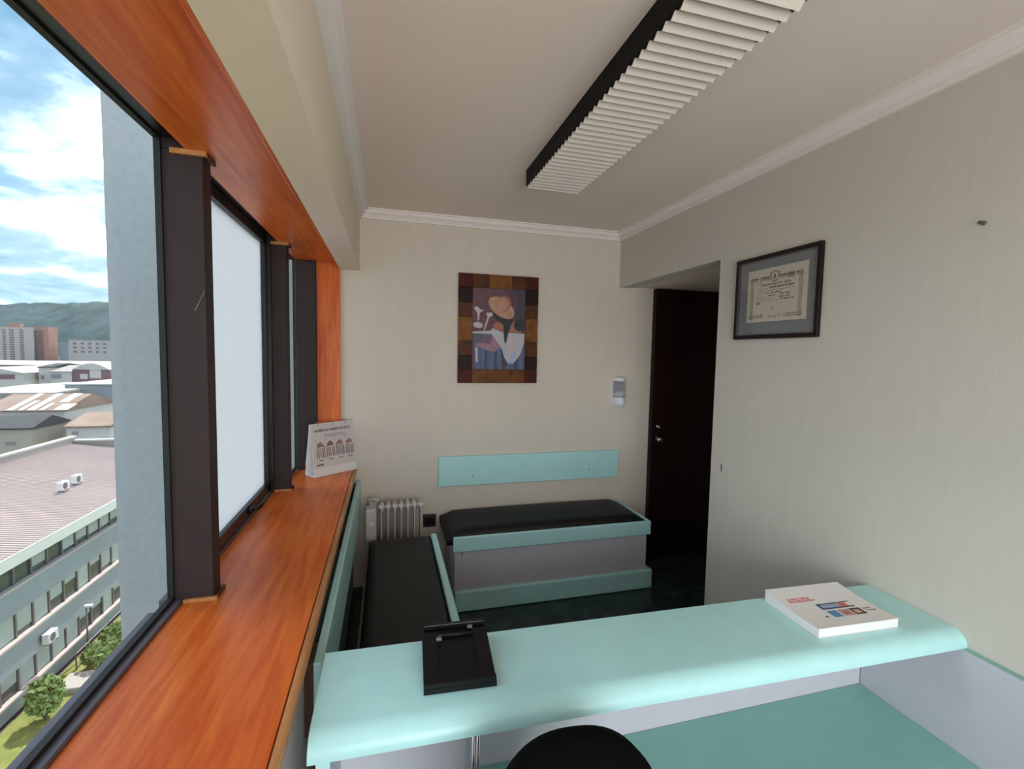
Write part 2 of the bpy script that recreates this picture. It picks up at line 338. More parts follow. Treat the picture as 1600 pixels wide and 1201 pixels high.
obj('front_rail', bx(B(), -1.39, .058, -.497, -.4755, .407, .508, bev=.007, seg=3), 'mint', bn, label='mint front rail')
obj('end_rail', bx(B(), .0355, .058, -.475, -.006, .407, .508, bev=.007, seg=3), 'mint', bn)
obj('cushion', cushion(B(), -1.43, .034, -.474, -.02, .452, .54, .022, .045), 'black_vinyl', bn, True, label='black vinyl cushion')
obj('chipped_mark', bx(B(), -1.332, -1.326, -.4756, -.4750, .372, .402), 'ink_grey', bn)

b2 = thing('waiting_bench', 'bench with black cushion under the window sill', 'bench', (-1.71, -1.2, 0), 0, 'waiting benches')
Y0, Y1 = -1.95, -.385
obj('plinth', bx(B(), -1.90, -1.50, Y0, Y1, .001, .142, bev=.012, seg=3), 'mint', b2)
obj('body', bx(B(), -1.90, -1.5265, Y0, Y1-.004, .1425, .45), 'lavender_white', b2)
obj('front_rail', bx(B(), -1.526, -1.488, Y0, Y1, .407, .508, bev=.008, seg=3), 'mint', b2, label='mint front rail')
obj('back_rail', bx(B(), -1.925, -1.9125, Y0, Y1, .40, .49, bev=.003), 'dark_wood', b2, label='thin brown back rail')
obj('cushion', cushion(B(), -1.912, -1.527, Y0, Y1, .452, .525, .016, .04), 'black_vinyl', b2, True, label='black vinyl cushion')

bd = thing('backrest_board', 'mint green board screwed to the wall above the bench', 'backrest board', (-.70, -.012, .712), 0, 'mint backrest boards')
obj('board', bx(B(), -1.438, .028, -.03, -.0005, .712, .936, bev=.006, seg=3), 'mint', bd)
for sx, sz in ((-1.185, .779), (-.231, .787)):
    obj('screw', lathe(B(), [(.0065, -.0300), (.0055, -.0318), (.002, -.0322)], (sx, 0, sz), 10, 'Y'), 'steel_screw', bd)
b3 = thing('backrest_board', 'mint green board along the wall below the sill', 'backrest board', (-2.02, -1.0, .56), 0, 'mint backrest boards')
obj('board', bx(B(), -2.012, -1.985, -2.02, -.05, .555, .80, bev=.006, seg=3), 'mint', b3)
for yy in (-1.95, -.9, -.15): obj('batten', bx(B(), -2.0395, -2.0125, yy-.05, yy+.05, .56, .79), 'dark_wood', b3)

# ------------------------------------------------------------------ oil radiator in the corner
rd = thing('oil_radiator', 'white finned oil heater standing in the corner', 'heater', (-1.75, -.17, 0))
fin = None
for i in range(7):
    x = -1.845+i*.0435
    if fin is None:
        bm = B(); pts = []
        for a in range(0, 181, 15): pts.append((-.17+.082*math.cos(math.radians(a)), .63+.05*math.sin(math.radians(a))))
        for a in range(180, 361, 15): pts.append((-.17+.082*math.cos(math.radians(a)), .13+.05*math.sin(math.radians(a))))
        prism(bm, pts, lambda p: (x, p[0], p[1]), lambda p: (x+.007, p[0], p[1]))
        for zc in (.635, .125): lathe(bm, [(.012, -.018), (.032, -.008), (.034, .004), (.032, .016), (.012, .026)], (x, -.17, zc), 14, 'X')
        lathe(bm, [(.010, -.016), (.018, -.004), (.018, .011), (.010, .023)], (x, -.225, .655), 10, 'X')
        fin = obj('fin', bm, 'radiator_white', rd)
    else: cp(fin, rd, (.0435*i, 0, 0))
hs = obj('control_housing', bx(B(), -1.945, -1.872, -.262, -.085, .07, .655, bev=.014, seg=3), 'radiator_white', rd, label='white control housing')
obj('knob', lathe(B(), [(.018, -.262), (.017, -.274), (.006, -.275)], (-1.908, 0, .56), 14, 'Y'), 'white_plastic', hs)
obj('handle', tube(B(), [(-1.93, -.17, .65), (-1.93, -.17, .69), (-1.88, -.17, .695), (-1.86, -.17, .68)], .011, 8), 'radiator_white', rd, True)
obj('end_bracket', bx(B(), -1.573, -1.561, -.205, -.14, .615, .665, bev=.003), 'radiator_white', rd)
for xx in (-1.84, -1.61):
    obj('foot', bx(B(), xx-.012, xx+.012, -.27, -.07, .045, .075, bev=.004), 'black_plastic', rd)
    for yy in (-.25, -.09): obj('castor', lathe(B(), [(.012, -.012), (.021, -.010), (.021, .010), (.012, .012)], (xx, yy, .0215), 14, 'X'), 'black_plastic', rd)

sk = thing('wall_socket', 'dark socket plate on the wall beside the heater', 'socket', (-1.5, -.006, .405))
obj('plate', bx(B(), -1.548, -1.452, -.010, -.0005, .408, .502, bev=.002), 'dark_plate', sk)
obj('plate_rim', bx(B(), -1.548, -1.452, -.0115, -.0005, .5025, .506), 'grey_track', sk)
for i in range(3): obj('socket_module', bx(B(), -1.535+i*.025, -1.514+i*.025, -.0125, -.0101, .43, .48, bev=.002), 'black_plastic', sk)

# ------------------------------------------------------------------ painting
PX0, PX1, PZ0, PZ1 = -1.305, -.692, 1.484, 2.288
pt = thing('painting', 'painting of two figures, straw hat and lilies in copper frame', 'painting', (-1.0, -.02, PZ0))
box('backing', 'dark_wood', pt, PX0+.01, PX1-.01, -.018, -.0005, PZ0+.01, PZ1-.01)
for nme, c in (('tile_red', (.07, .010, .007)), ('tile_dark', (.018, .007, .004)), ('tile_brown', (.085, .030, .010)), ('tile_gold', (.20, .075, .017)), ('tile_orange', (.14, .05, .013))):
    mat(nme, c, .5, var=.35, vscale=14, spec=.15)
fx = [PX0, PX0+.106, PX0+.226, PX0+.405, PX0+.512, PX1]; fz = [PZ1, PZ1-.10, PZ1-.21, PZ1-.315, PZ1-.49, PZ1-.60, PZ1-.70, PZ0]
def tile(a, b, c, d, m): obj('tile', bx(B(), a+.0008, b-.0008, -.030+random.uniform(-.002, .002), -.0185, c+.0008, d-.0008, bev=.002), m, pt)
for i, m_ in enumerate(('tile_red', 'tile_brown', 'tile_gold', 'tile_brown', 'tile_red')): tile(fx[i], fx[i+1], fz[1], fz[0], m_)
for i, m_ in enumerate(('tile_red', 'tile_orange', 'tile_orange', 'tile_orange', 'tile_red')): tile(fx[i], fx[i+1], fz[7], fz[6], m_)
for i, m_ in enumerate(('tile_dark', 'tile_brown', 'tile_gold', 'tile_brown', 'tile_dark')):
    tile(fx[0], fx[1], fz[i+2], fz[i+1], m_); tile(fx[4], fx[5], fz[i+2], fz[i+1], m_)
CX0, CX1, CZ0, CZ1 = fx[1], fx[4], fz[6], fz[1]
mat('art_ground', (.085, .040, .055), .6, col2=(.16, .065, .075), vscale=7); mat('art_dusk', (.05, .04, .065), .6, var=.2)
mat('art_hat', (.46, .25, .16), .6, var=.12, vscale=18); mat('art_hat_shade', (.36, .15, .11), .6, var=.12, vscale=18); mat('art_black', (.018, .018, .026), .6, var=.2)
mat('art_skin', (.30, .12, .075), .6, var=.15, vscale=20); mat('art_shawl', (.56, .46, .40), .6, col2=(.40, .44, .56), vscale=9); mat('art_white', (.52, .45, .45), .6)
mat('art_pink', (.32, .17, .22), .6, var=.15, vscale=16); mat('art_blue', (.055, .085, .17), .6, col2=(.11, .15, .26), vscale=12, stretch=(4, 1, .4)); mat('art_slate', (.09, .10, .13), .6, var=.2)
mat('art_pale', (.34, .40, .55), .6, var=.1); mat('art_deep', (.04, .055, .11), .6, var=.2); mat('art_plum', (.15, .09, .13), .6, var=.2); mat('art_blush', (.38, .14, .09), .6, var=.1)
cv = obj('canvas', bx(B(), CX0, CX1, -.0215, -.0185, CZ0, CZ1), 'art_ground', pt)
def q2(p): return (CX0+(p[0]-85)/(800-85)*(CX1-CX0), CZ1-(p[1]-20)/(1170-20)*(CZ1-CZ0))
lay = [0]
def shape(nm, pts, m_):
    lay[0] += 1; d = -.0215-.00025*lay[0]
    bm = B(); prism(bm, [q2(p) for p in pts], lambda p: (p[0], d, p[1]), lambda p: (p[0], -.0213, p[1])); obj(nm, bm, m_, cv)
def ell(cx, cy, a, b, rot=0, n=26):
    c, s = math.cos(math.radians(rot)), math.sin(math.radians(rot))
    return [(cx+a*math.cos(2*PI*i/n)*c-b*math.sin(2*PI*i/n)*s, cy+a*math.cos(2*PI*i/n)*s+b*math.sin(2*PI*i/n)*c) for i in range(n)]
shape('painted_dusk', [(640, 20), (800, 20), (800, 640), (700, 640), (650, 400), (690, 200)], 'art_dusk')
shape('painted_skirt', [(95, 650), (330, 640), (800, 650), (800, 1170), (130, 1170), (110, 900)], 'art_blue')
shape('painted_sleeve', [(95, 655), (330, 650), (190, 740), (150, 800), (110, 790)], 'art_slate')
shape('painted_arm', [(345, 670), (450, 800), (450, 870), (370, 925), (260, 890), (120, 830), (150, 795), (320, 805)], 'art_pink')
shape('painted_lily', [(100, 300), (150, 280), (185, 320), (240, 330), (180, 375), (175, 470), (155, 490), (150, 380)], 'art_white')
shape('painted_lily', [(268, 368), (355, 362), (362, 400), (310, 430), (255, 605), (232, 615), (285, 430)], 'art_white')
shape('painted_lily', ell(160, 545, 65, 42, 8), 'art_white')
shape('painted_stem', [(125, 860), (155, 860), (165, 1065), (135, 1070)], 'art_white')
shape('painted_shoulder', [(360, 560), (400, 500), (470, 500), (510, 560), (510, 640), (350, 610)], 'art_skin')
shape('painted_face', [(560, 520), (640, 470), (700, 520), (760, 640), (560, 645)], 'art_skin')
shape('painted_shawl', [(85, 640), (340, 615), (345, 580), (500, 640), (795, 650), (785, 800), (735, 960), (640, 1085), (570, 1088), (510, 1000), (455, 830), (345, 668), (85, 662)], 'art_shawl')
shape('painted_fold', [(560, 700), (700, 690), (690, 830), (600, 960), (560, 880)], 'art_white')
shape('painted_fold', [(600, 960), (690, 900), (640, 1080), (575, 1082)], 'art_pale')
shape('painted_crease', [(470, 830), (520, 1000), (570, 1088), (530, 1170), (500, 1170), (480, 980)], 'art_dusk')
shape('painted_crease', [(390, 930), (415, 920), (420, 1170), (385, 1170)], 'art_deep')
shape('painted_crease', [(250, 900), (285, 905), (290, 1170), (262, 1170)], 'art_deep')
shape('painted_crease', [(660, 1090), (700, 1030), (690, 1170), (655, 1170)], 'art_deep')
shape('painted_shade', [(190, 745), (330, 660), (345, 690), (330, 800), (180, 790)], 'art_plum')
shape('painted_blush', ell(420, 545, 55, 38, 20), 'art_blush')
shape('painted_blush', ell(640, 570, 34, 48, -20), 'art_blush')
shape('painted_hair', [(350, 320), (430, 380), (560, 450), (640, 450), (600, 540), (570, 640), (540, 790), (520, 790), (505, 640), (500, 530), (400, 450), (355, 400)], 'art_black')
shape('painted_head', ell(715, 530, 72, 82), 'art_black')
shape('painted_hat_brim', ell(470, 288, 205, 118, 38), 'art_hat')
shape('painted_hat_crown', ell(500, 235, 98, 115, 12), 'art_hat_shade')
shape('painted_hat_light', ell(480, 245, 74, 98, 12), 'art_hat')

# ------------------------------------------------------------------ soap dispenser
sp = thing('soap_dispenser', 'small wall soap dispenser with smoky tank and white base', 'dispenser', (.016, -.05, 1.29))
obj('back_plate', bx(B(), -.036, .068, -.012, -.0005, 1.30, 1.53, bev=.004), 'white_plastic', sp)
def dpoly(w, d): return [(w*math.cos(math.radians(a)), -d*math.sin(math.radians(a))) for a in range(0, 181, 15)]
def dsh(z0, z1, w, d, w1=None): return prism(B(), dpoly(w, d), lambda p: (.016+p[0], -.0125+p[1], z0), lambda p: (.016+p[0]*((w1 or w)/w), -.0125+p[1]*((w1 or w)/w), z1))
obj('tank', dsh(1.3725, 1.5035, .050, .075), 'smoky_plastic', sp, label='smoky see-through soap tank')
obj('soap', dsh(1.375, 1.42, .040, .060), 'page_grey', sp)
obj('lid', dsh(1.504, 1.532, .051, .077, .046), 'white_plastic', sp, label='white lid')
obj('pump_base', dsh(1.318, 1.372, .051, .077), 'white_plastic', sp, label='white push base')
obj('base_round', dsh(1.296, 1.3175, .038, .06, .049), 'white_plastic', sp)

# ------------------------------------------------------------------ framed certificate on the right wall
DY0, DY1, DZ0, DZ1 = -1.817, -1.317, 1.803, 2.214
dp = thing('framed_certificate', 'certificate with grey mount in a dark wooden frame', 'picture frame', (-.01, -1.567, DZ0))
fwid = .021
bm = B()
for a in ((DY0, DY1, DZ1-fwid, DZ1), (DY0, DY1, DZ0, DZ0+fwid), (DY0, DY0+fwid, DZ0+fwid, DZ1-fwid), (DY1-fwid, DY1, DZ0+fwid, DZ1-fwid)): bx(bm, -.019, -.0005, *a, bev=.003)
obj('frame', bm, 'frame_dark', dp, label='dark glossy wooden frame')
bm = B(); g = fwid+.004
for a in ((DY0+fwid, DY1-fwid, DZ1-g, DZ1-fwid), (DY0+fwid, DY1-fwid, DZ0+fwid, DZ0+g), (DY0+fwid, DY0+g, DZ0+g, DZ1-g), (DY1-g, DY1-fwid, DZ0+g, DZ1-g)): bx(bm, -.0155, -.004, *a)
obj('inner_slip', bm, 'steel_screw', dp)
box('mount', 'mat_grey', dp, -.0065, -.003, DY0+fwid+.001, DY1-fwid-.001, DZ0+fwid+.001, DZ1-fwid-.001, label='grey card mount')
SY0, SY1, SZ0, SZ1 = -1.748, -1.396, 1.887, 2.146
sh = box('sheet', 'certificate', dp, -.0078, -.0066, SY0, SY1, SZ0, SZ1, label='cream printed certificate')
W_, H_ = SY1-SY0, SZ1-SZ0
def cb(nm, u0, u1, v0, v1, m_, d=.0006):      # u from the sheet's left (far end), v from its top
    return obj(nm, bx(B(), -.0078-d, -.0077, SY1-u1*W_, SY1-u0*W_, SZ1-v1*H_, SZ1-v0*H_), m_, sh)
for u in (.06, .875): cb('printed_border', u-.004, u+.05, .19, .90, 'cert_ink_light'); cb('printed_border', u+.010, u+.016, .22, .88, 'certificate', .0009); cb('printed_border', u+.030, u+.036, .22, .88, 'certificate', .0009)
for a, b in ((.08, .19), (.24, .40), (.56, .68), (.82, .92)): cb('printed_border', a, b, .155, .185, 'cert_ink'); cb('printed_border', a, b, .195, .22, 'cert_ink_light')
for a, b in ((.08, .24), (.68, .92)): cb('printed_border', a, b, .865, .892, 'cert_ink_light'); cb('printed_border', a, b, .905, .93, 'cert_ink_light')
def disc(u, v, r, m_, d):
    bm = prism(B(), [(r*math.cos(2*PI*i/16), r*math.sin(2*PI*i/16)) for i in range(16)], lambda p: (-.0078-d, SY1-u*W_+p[0], SZ1-v*H_+p[1]), lambda p: (-.0077, SY1-u*W_+p[0], SZ1-v*H_+p[1]))
    obj('printed_emblem', bm, m_, sh)
for u, v in ((.08, .19), (.90, .19), (.08, .90), (.90, .90)): disc(u, v, .013, 'cert_ink_light', .001)
disc(.48, .165, .028, 'cert_ink_light', .001); disc(.48, .165, .020, 'certificate', .0012); disc(.48, .15, .007, 'cert_ink_light', .0014); disc(.48, .185, .010, 'cert_mauve', .0014)
for s_ in (-1, 1): cb('printed_laurel', .48+s_*.075-.012, .48+s_*.075+.012, .09, .20, 'cert_ink_light', .0008)
cb('revenue_stamp', .175, .24, .175, .28, 'cert_ink_light'); cb('revenue_stamp', .185, .23, .19, .265, 'certificate', .0009)
cb('revenue_stamp', .69, .80, .14, .24, 'cert_ink_light'); cb('revenue_stamp', .70, .79, .16, .19, 'cert_ink', .0009)
for i, (u, m_) in enumerate(((.25, 'cert_mauve'), (.33, 'certificate'), (.40, 'cert_ink_light'), (.475, 'cert_ink_light'), (.55, 'cert_green'), (.62, 'cert_green'))): cb('revenue_stamp', u, u+.05, .86 if i != 2 and i != 3 else .895, .925, m_, .0008)
def text(body, size, m_, parent, M4, nm='lettering', off=0):
    c = bpy.data.curves.new('lettering', 'FONT'); c.body = body; c.size = size; c.align_x = 'CENTER'; c.align_y = 'CENTER'; c.extrude = .0003; c.resolution_u = 2; c.offset = off
    o = bpy.data.objects.new('t', c); COL.objects.link(o); dg = bpy.context.evaluated_depsgraph_get(); me = bpy.data.meshes.new_from_object(o.evaluated_get(dg)); bpy.data.objects.remove(o)
    me.transform(M4); bm = B(); bm.from_mesh(me); bpy.data.meshes.remove(me); return bm
# wall-facing matrix: text x -> -y, text y -> +z, normal -> -x
def MW(u, v): return Matrix(((0, 0, -1, -.0083), (-1, 0, 0, SY1-u*W_), (0, 1, 0, SZ1-v*H_), (0, 0, 0, 1)))
obj('heading', text('Universidad de Chile', .021, 'cert_ink', sh, MW(.50, .305)), 'cert_ink', sh)
random.seed(3)
def scribble(u0, u1, v, m_, hgt=.010, slant=0):
    u = u0
    while u < u1-.02:
        wd = random.uniform(.03, .09); cb('script_line', u, min(u+wd, u1), v-hgt, v+hgt, m_, .0005); u += wd+random.uniform(.008, .02)
for u0_, u1_, v, m_, h in ((.40, .82, .365, 'cert_ink', .013), (.20, .36, .375, 'cert_ink_light', .006), (.18, .82, .42, 'cert_ink_light', .006), (.34, .60, .465, 'cert_ink', .009), (.16, .32, .465, 'cert_ink_light', .006), (.38, .50, .515, 'cert_ink', .009), (.58, .74, .505, 'cert_ink', .009), (.16, .36, .52, 'cert_ink_light', .006), (.56, .76, .555, 'cert_ink', .009), (.16, .50, .565, 'cert_ink_light', .006), (.58, .80, .60, 'cert_ink', .010), (.16, .55, .61, 'cert_ink_light', .005), (.17, .24, .645, 'cert_ink', .014), (.43, .50, .745, 'cert_ink_light', .008), (.44, .47, .765, 'cert_ink_light', .010)):
    scribble(u0_, u1_, v, m_, h)
box('glass', 'picture_glass', dp, -.0125, -.0112, DY0+fwid+.0045, DY1-fwid-.0045, DZ0+fwid+.0045, DZ1-fwid-.0045)
tag(obj('wall_nail', lathe(B(), [(.007, -.0005), (.007, -.004), (.003, -.006), (.003, -.02), (.006, -.021)], (0, -2.362, 2.142), 10, 'X'), 'steel_screw'), 'small dark nail left in the bare cream wall', 'nail')

# ------------------------------------------------------------------ reception counter
ct = thing('reception_counter', 'mint topped reception counter with white panels and lower desk', 'counter', (-1.0, -2.4, 0))
ZT = .838
def lp(p, x): return (x, -2.035-.0274*(x+1.974)-p[0], ZT-p[1])
pf = [(0, .002), (.003, 0), (.272, 0)]+[(.272+.052*math.sin(math.radians(a)), .044*(1-math.cos(math.radians(a)))) for a in range(10, 91, 10)]+[(.324, .050), (0, .050)]
lg = obj('ledge', prism(B(), pf, lambda p: lp(p, -1.976), lambda p: lp(p, -.0015)), 'mint', ct, label='mint ledge with rounded front edge'); smooth_ang(lg, 25)
obj('back_panel', bx(B(), -1.955, -.027, -2.103, -2.077, .02, ZT-.0505), 'lavender_white', ct, label='pale back panel')
obj('side_panel', bx(B(), -.026, -.002, -3.05, -2.104, .02, ZT-.0505, bev=.001), 'lavender_white', ct)
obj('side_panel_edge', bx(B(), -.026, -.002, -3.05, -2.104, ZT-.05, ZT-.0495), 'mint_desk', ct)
obj('end_panel', bx(B(), -1.958, -1.93, -2.333, -2.1035, .02, ZT-.0505), 'lavender_white', ct)
obj('end_panel_edge', bx(B(), -1.96, -1.93, -2.345, -2.334, .02, ZT-.0505), 'mint', ct)
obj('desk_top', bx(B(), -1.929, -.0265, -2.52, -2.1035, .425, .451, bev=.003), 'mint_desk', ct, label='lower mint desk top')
obj('support_rod', bx(tube(tube(B(), [(-1.592, -2.30, .4515), (-1.592, -2.30, ZT-.051)], .006, 10), [(-1.580, -2.30, .4515), (-1.580, -2.30, ZT-.051)], .006, 10), -1.602, -1.570, -2.312, -2.288, .4512, .456), 'chrome', ct, True, label='chrome support rods')
obj('leg_panel', bx(B(), -1.925, -1.90, -2.5, -2.15, .001, .4245), 'lavender_white', ct)
obj('leg_panel', bx(B(), -.06, -.0265, -2.5, -2.15, .001, .4245), 'lavender_white', ct)
obj('tape_mark', bx(B(), -.99, -.965, -2.1036, -2.1031, .735, .752), 'page_grey', ct)

# black stand on the ledge
hd = thing('desk_stand', 'black sloping plastic stand on the mint ledge', 'stand', (-1.615, -2.16, ZT), math.radians(-3))
bm = prism(B(), [(-.118, .0005), (-.118, .014), (.075, .045), (.095, .046), (.10, .0005)], lambda p: (-.094, p[0], p[1]), lambda p: (.094, p[0], p[1]))
obj('base', bm, 'black_plastic', hd, local=True)
sl_ = lambda y: .014+(y+.118)*(.031/.193)
def slope(x0, x1, ya, yb, h): return prism(B(), [(ya, sl_(ya)+.0002), (yb, sl_(yb)+.0002), (yb, sl_(yb)+h), (ya, sl_(ya)+h)], lambda p: (x0, p[0], p[1]), lambda p: (x1, p[0], p[1]))
for a in (-.092, .052): obj('side_rail', slope(a, a+.04, -.105, .068, .006), 'black_plastic', hd, local=True)
obj('front_lip', slope(-.093, .093, -.117, -.106, .012), 'black_plastic', hd, local=True)
obj('cross_bar', tube(B(), [(-.05, .05, .047), (.05, .05, .047)], .005, 10), 'black_plastic', hd, True, True)
obj('back_wall', bx(B(), -.09, .09, .082, .094, .0465, .062, bev=.003), 'black_plastic', hd, local=True)
for x, y in ((-.048, .03), (.045, .075)): obj('glint', bx(B(), x-.008, x+.008, y-.006, y+.006, .0475, .056, bev=.002), 'grey_track', hd, local=True)  # grey blocks standing in for two small metal glints

# book on the ledge
bk = thing('paperback_book', 'thick white paperback lying on the mint ledge', 'book', (-.345, -2.215, ZT+.0005), math.radians(-2.5))
def topz(y): t = (y+.115)/.225; return .031+.012*max(0, t-.15)**1.6-.004*math.sin(PI*min(1, max(0, t)))
def slab(x0, x1, ya, yb, off, th, n=10):
    bm = B(); ys = [ya+(yb-ya)*i/n for i in range(n+1)]
    return prism(bm, [(y, topz(y)+off) for y in ys]+[(y, topz(y)+off-th) for y in ys[::-1]], lambda p: (x0, p[0], p[1]), lambda p: (x1, p[0], p[1]))
bm = B(); ys = [-.112+.222*i/10 for i in range(11)]
prism(bm, [(y, topz(y)-.0012) for y in ys]+[(y, .0015) for y in ys[::-1]], lambda p: (-.156, p[0], p[1]), lambda p: (.156, p[0], p[1]))
obj('pages', bm, 'paper_white', bk, local=True)
cv_ = obj('cover', slab(-.158, .158, -.114, .112, 0, .001), 'paper_white', bk, local=True)
obj('back_cover', bx(B(), -.158, .158, -.114, .112, 0, .0012), 'paper_white', bk, local=True)
def pr2(nm, x0, x1, y0, y1, m_, d=.0003): obj(nm, slab(x0, x1, y0, y1, d, .0005, 3), m_, cv_, local=True)
random.seed(5); x = -.125
while x < -.035: pr2('cover_lettering', x, x+.007, .030, .052, 'ink_red'); pr2('cover_lettering', x+.002, x+.005, random.choice((.036, .042)), random.choice((.044, .049)), 'paper_white', .0005); x += .0095
pr2('cover_lettering', -.034, -.020, .032, .036, 'ink_red')
pr2('cover_band', -.045, .033, -.022, .010, 'ink_navy'); pr2('cover_band', .033, .070, -.022, .010, 'ink_pink'); pr2('cover_band', .033, .088, -.022, -.016, 'ink_brown', .0004); pr2('cover_band', .033, .088, .006, .010, 'ink_brown', .0004)
x = -.035
while x < .06: pr2('cover_lettering', x, x+.006, -.015, .004, 'ink_pale_blue' if x < .03 else 'ink_red', .0006); x += .009
pr2('cover_picture', -.042, -.006, -.066, -.030, 'ink_blue'); pr2('cover_picture', .0, .042, -.066, -.030, 'ink_pink'); pr2('cover_picture', .046, .090, -.066, -.030, 'ink_brown'); pr2('cover_picture', .055, .078, -.058, -.040, 'ink_tan', .0006)
pr2('cover_picture', .008, .034, -.058, -.040, 'ink_rose', .0006)
for x in (.10, .108, .116, .124): pr2('cover_lettering', x, x+.005, -.042, -.034, 'ink_grey')
pr2('cover_lettering', .10, .142, -.052, -.048, 'ink_grey'); pr2('cover_lettering', -.072, -.062, -.062, -.054, 'ink_grey')

# tent calendar on the sill
ca = thing('desk_calendar', 'white tent calendar with four tooth pictures on the sill', 'calendar', (-2.25, -.295, ZSILL+.0005), math.radians(38))
LW, HH, DD = .31, .335, .11      # width along local x, height, depth of the tent
def panel(y0, z0, y1, z1, x0, x1, t): return prism(B(), [(y0, z0), (y1, z1), (y1+t, z1), (y0+t, z0)], lambda p: (x0, p[0], p[1]), lambda p: (x1, p[0], p[1]))
obj('front_board', panel(0, .0, .05, HH, 0, LW, .003), 'paper_white', ca, local=True)
obj('back_board', panel(DD, .0, .057, HH, 0, LW, .003), 'paper_white', ca, local=True)
obj('base_flap', bx(B(), 0, LW, .004, DD, 0, .0025), 'paper_white', ca, local=True)
obj('hanging_page', panel(DD*1.05, .06, .061, HH-.005, .004, LW-.004, .001), 'page_grey', ca, local=True)
fp = lambda v, d: (.05*v/HH-d, v)       # point on the front face at slope height v
def page(nm, u0, u1, v0, v1, m_, d, par):
    a, b = fp(v0, d), fp(v1, d); return obj(nm, prism(B(), [a, b, (b[0]+.0008, b[1]), (a[0]+.0008, a[1])], lambda p: (u0, p[0], p[1]), lambda p: (u1, p[0], p[1])), m_, par, local=True)
pg = page('page', .002, LW-.002, .055, HH-.004, 'page_grey', .001, ca)
pk = lambda nm, u0, u1, v0, v1, m_, d=.0022: page(nm, u0, u1, v0, v1, m_, d, pg)
random.seed(11); x = .025
while x < LW-.03: wd = random.uniform(.006, .012); pk('title_lettering', x, x+wd, HH-.052, HH-.034-random.choice((0, 0, .004)), 'ink_mauve'); x += wd+random.choice((.003, .003, .008))
for j in range(2):
    x = .09
    while x < .235: wd = random.uniform(.01, .02); pk('small_lettering', x, x+wd, HH-.076-j*.012, HH-.072-j*.012, 'ink_grey' if j else 'ink_mauve'); x += wd+.005
for i in range(4):
    u = .028+i*.07
    for du in (0, .013, .026, .041, .052): pk('tooth_picture', u+du, u+du+.0065, .115+random.uniform(0, .006), .185+random.uniform(-.01, .012), 'ink_mauve' if du != .026 else 'ink_rose')
    pk('tooth_picture', u+.006, u+.050, .186, .206, 'ink_rose' if i > 1 else 'ink_mauve', .0026); pk('tooth_picture', u+.016, u+.040, .200, .216, 'ink_grey' if i == 1 else 'ink_rose', .003)
    pk('bullet', u-.004, u+.002, .228, .234, 'ink_grey'); pk('caption', u+.014, u+.044, .098, .104, 'ink_grey')
pk('lettering', .024, .070, .068, .078, 'ink_grey')
for u in (.05, .155, .25):
    obj('ring', tube(B(), [(u, .055+.016*math.cos(a), HH-.004+.014*math.sin(a)) for a in [i*PI/5-.4 for i in range(10)]], .0018, 6), 'steel_screw', ca, True, True)

# ------------------------------------------------------------------ office chair (its back shows above the desk)
ch = thing('office_chair', 'black office chair with rounded backrest at the reception desk', 'chair', (-1.455, -2.81, 0), math.radians(-5))
bm = B(); n = 64; rings = []
for j, yk in enumerate((-.035, -.028, .0, .028, .035)):
    sc = (.86, .97, 1, .97, .86)[j]; ring = []
    for i in range(n):
        a = 2*PI*i/n; ex = .80
        px = .19*math.copysign(abs(math.cos(a))**ex, math.cos(a))*sc; pz = .25*math.copysign(abs(math.sin(a))**ex, math.sin(a))*sc
        ring.append(bm.verts.new((px, .20+yk+.35*px*px*-1-.10*(pz/.25)*-.25, .694+pz)))
    rings.append(ring)
for j in range(4):
    for i in range(n): bm.faces.new((rings[j][i], rings[j][(i+1) % n], rings[j+1][(i+1) % n], rings[j+1][i]))
bm.faces.new(rings[0][::-1]); bm.faces.new(rings[-1]); bmesh.ops.recalc_face_normals(bm, faces=bm.faces[:])
obj('backrest', bm, 'black_fabric', ch, True, True)
obj('seat', bx(B(), -.23, .23, -.27, .15, .40, .47, bev=.03, seg=4), 'black_fabric', ch, True, True)
obj('back_post', tube(B(), [(0, .05, .385), (0, .22, .385), (0, .262, .42), (0, .262, .60)], .014, 10), 'black_plastic', ch, True, True)
obj('gas_lift', lathe(B(), [(.028, .10), (.028, .24), (.016, .245), (.016, .395), (.06, .397), (.06, .40)], (0, -.05, 0)), 'black_plastic', ch, True, True)
for i in range(5):
    a = 2*PI*i/5+.3; lg_ = obj('base_leg', tube(B(), [(.02*math.cos(a), -.05+.02*math.sin(a), .12), (.27*math.cos(a), -.05+.27*math.sin(a), .075)], .02, 8, .013), 'black_plastic', ch, True, True)
    obj('castor', lathe(B(), [(.012, -.018), (.026, -.016), (.026, .016), (.012, .018)], (.27*math.cos(a), -.05+.27*math.sin(a), .027), 14, 'Y'), 'black_plastic', lg_, True, True)

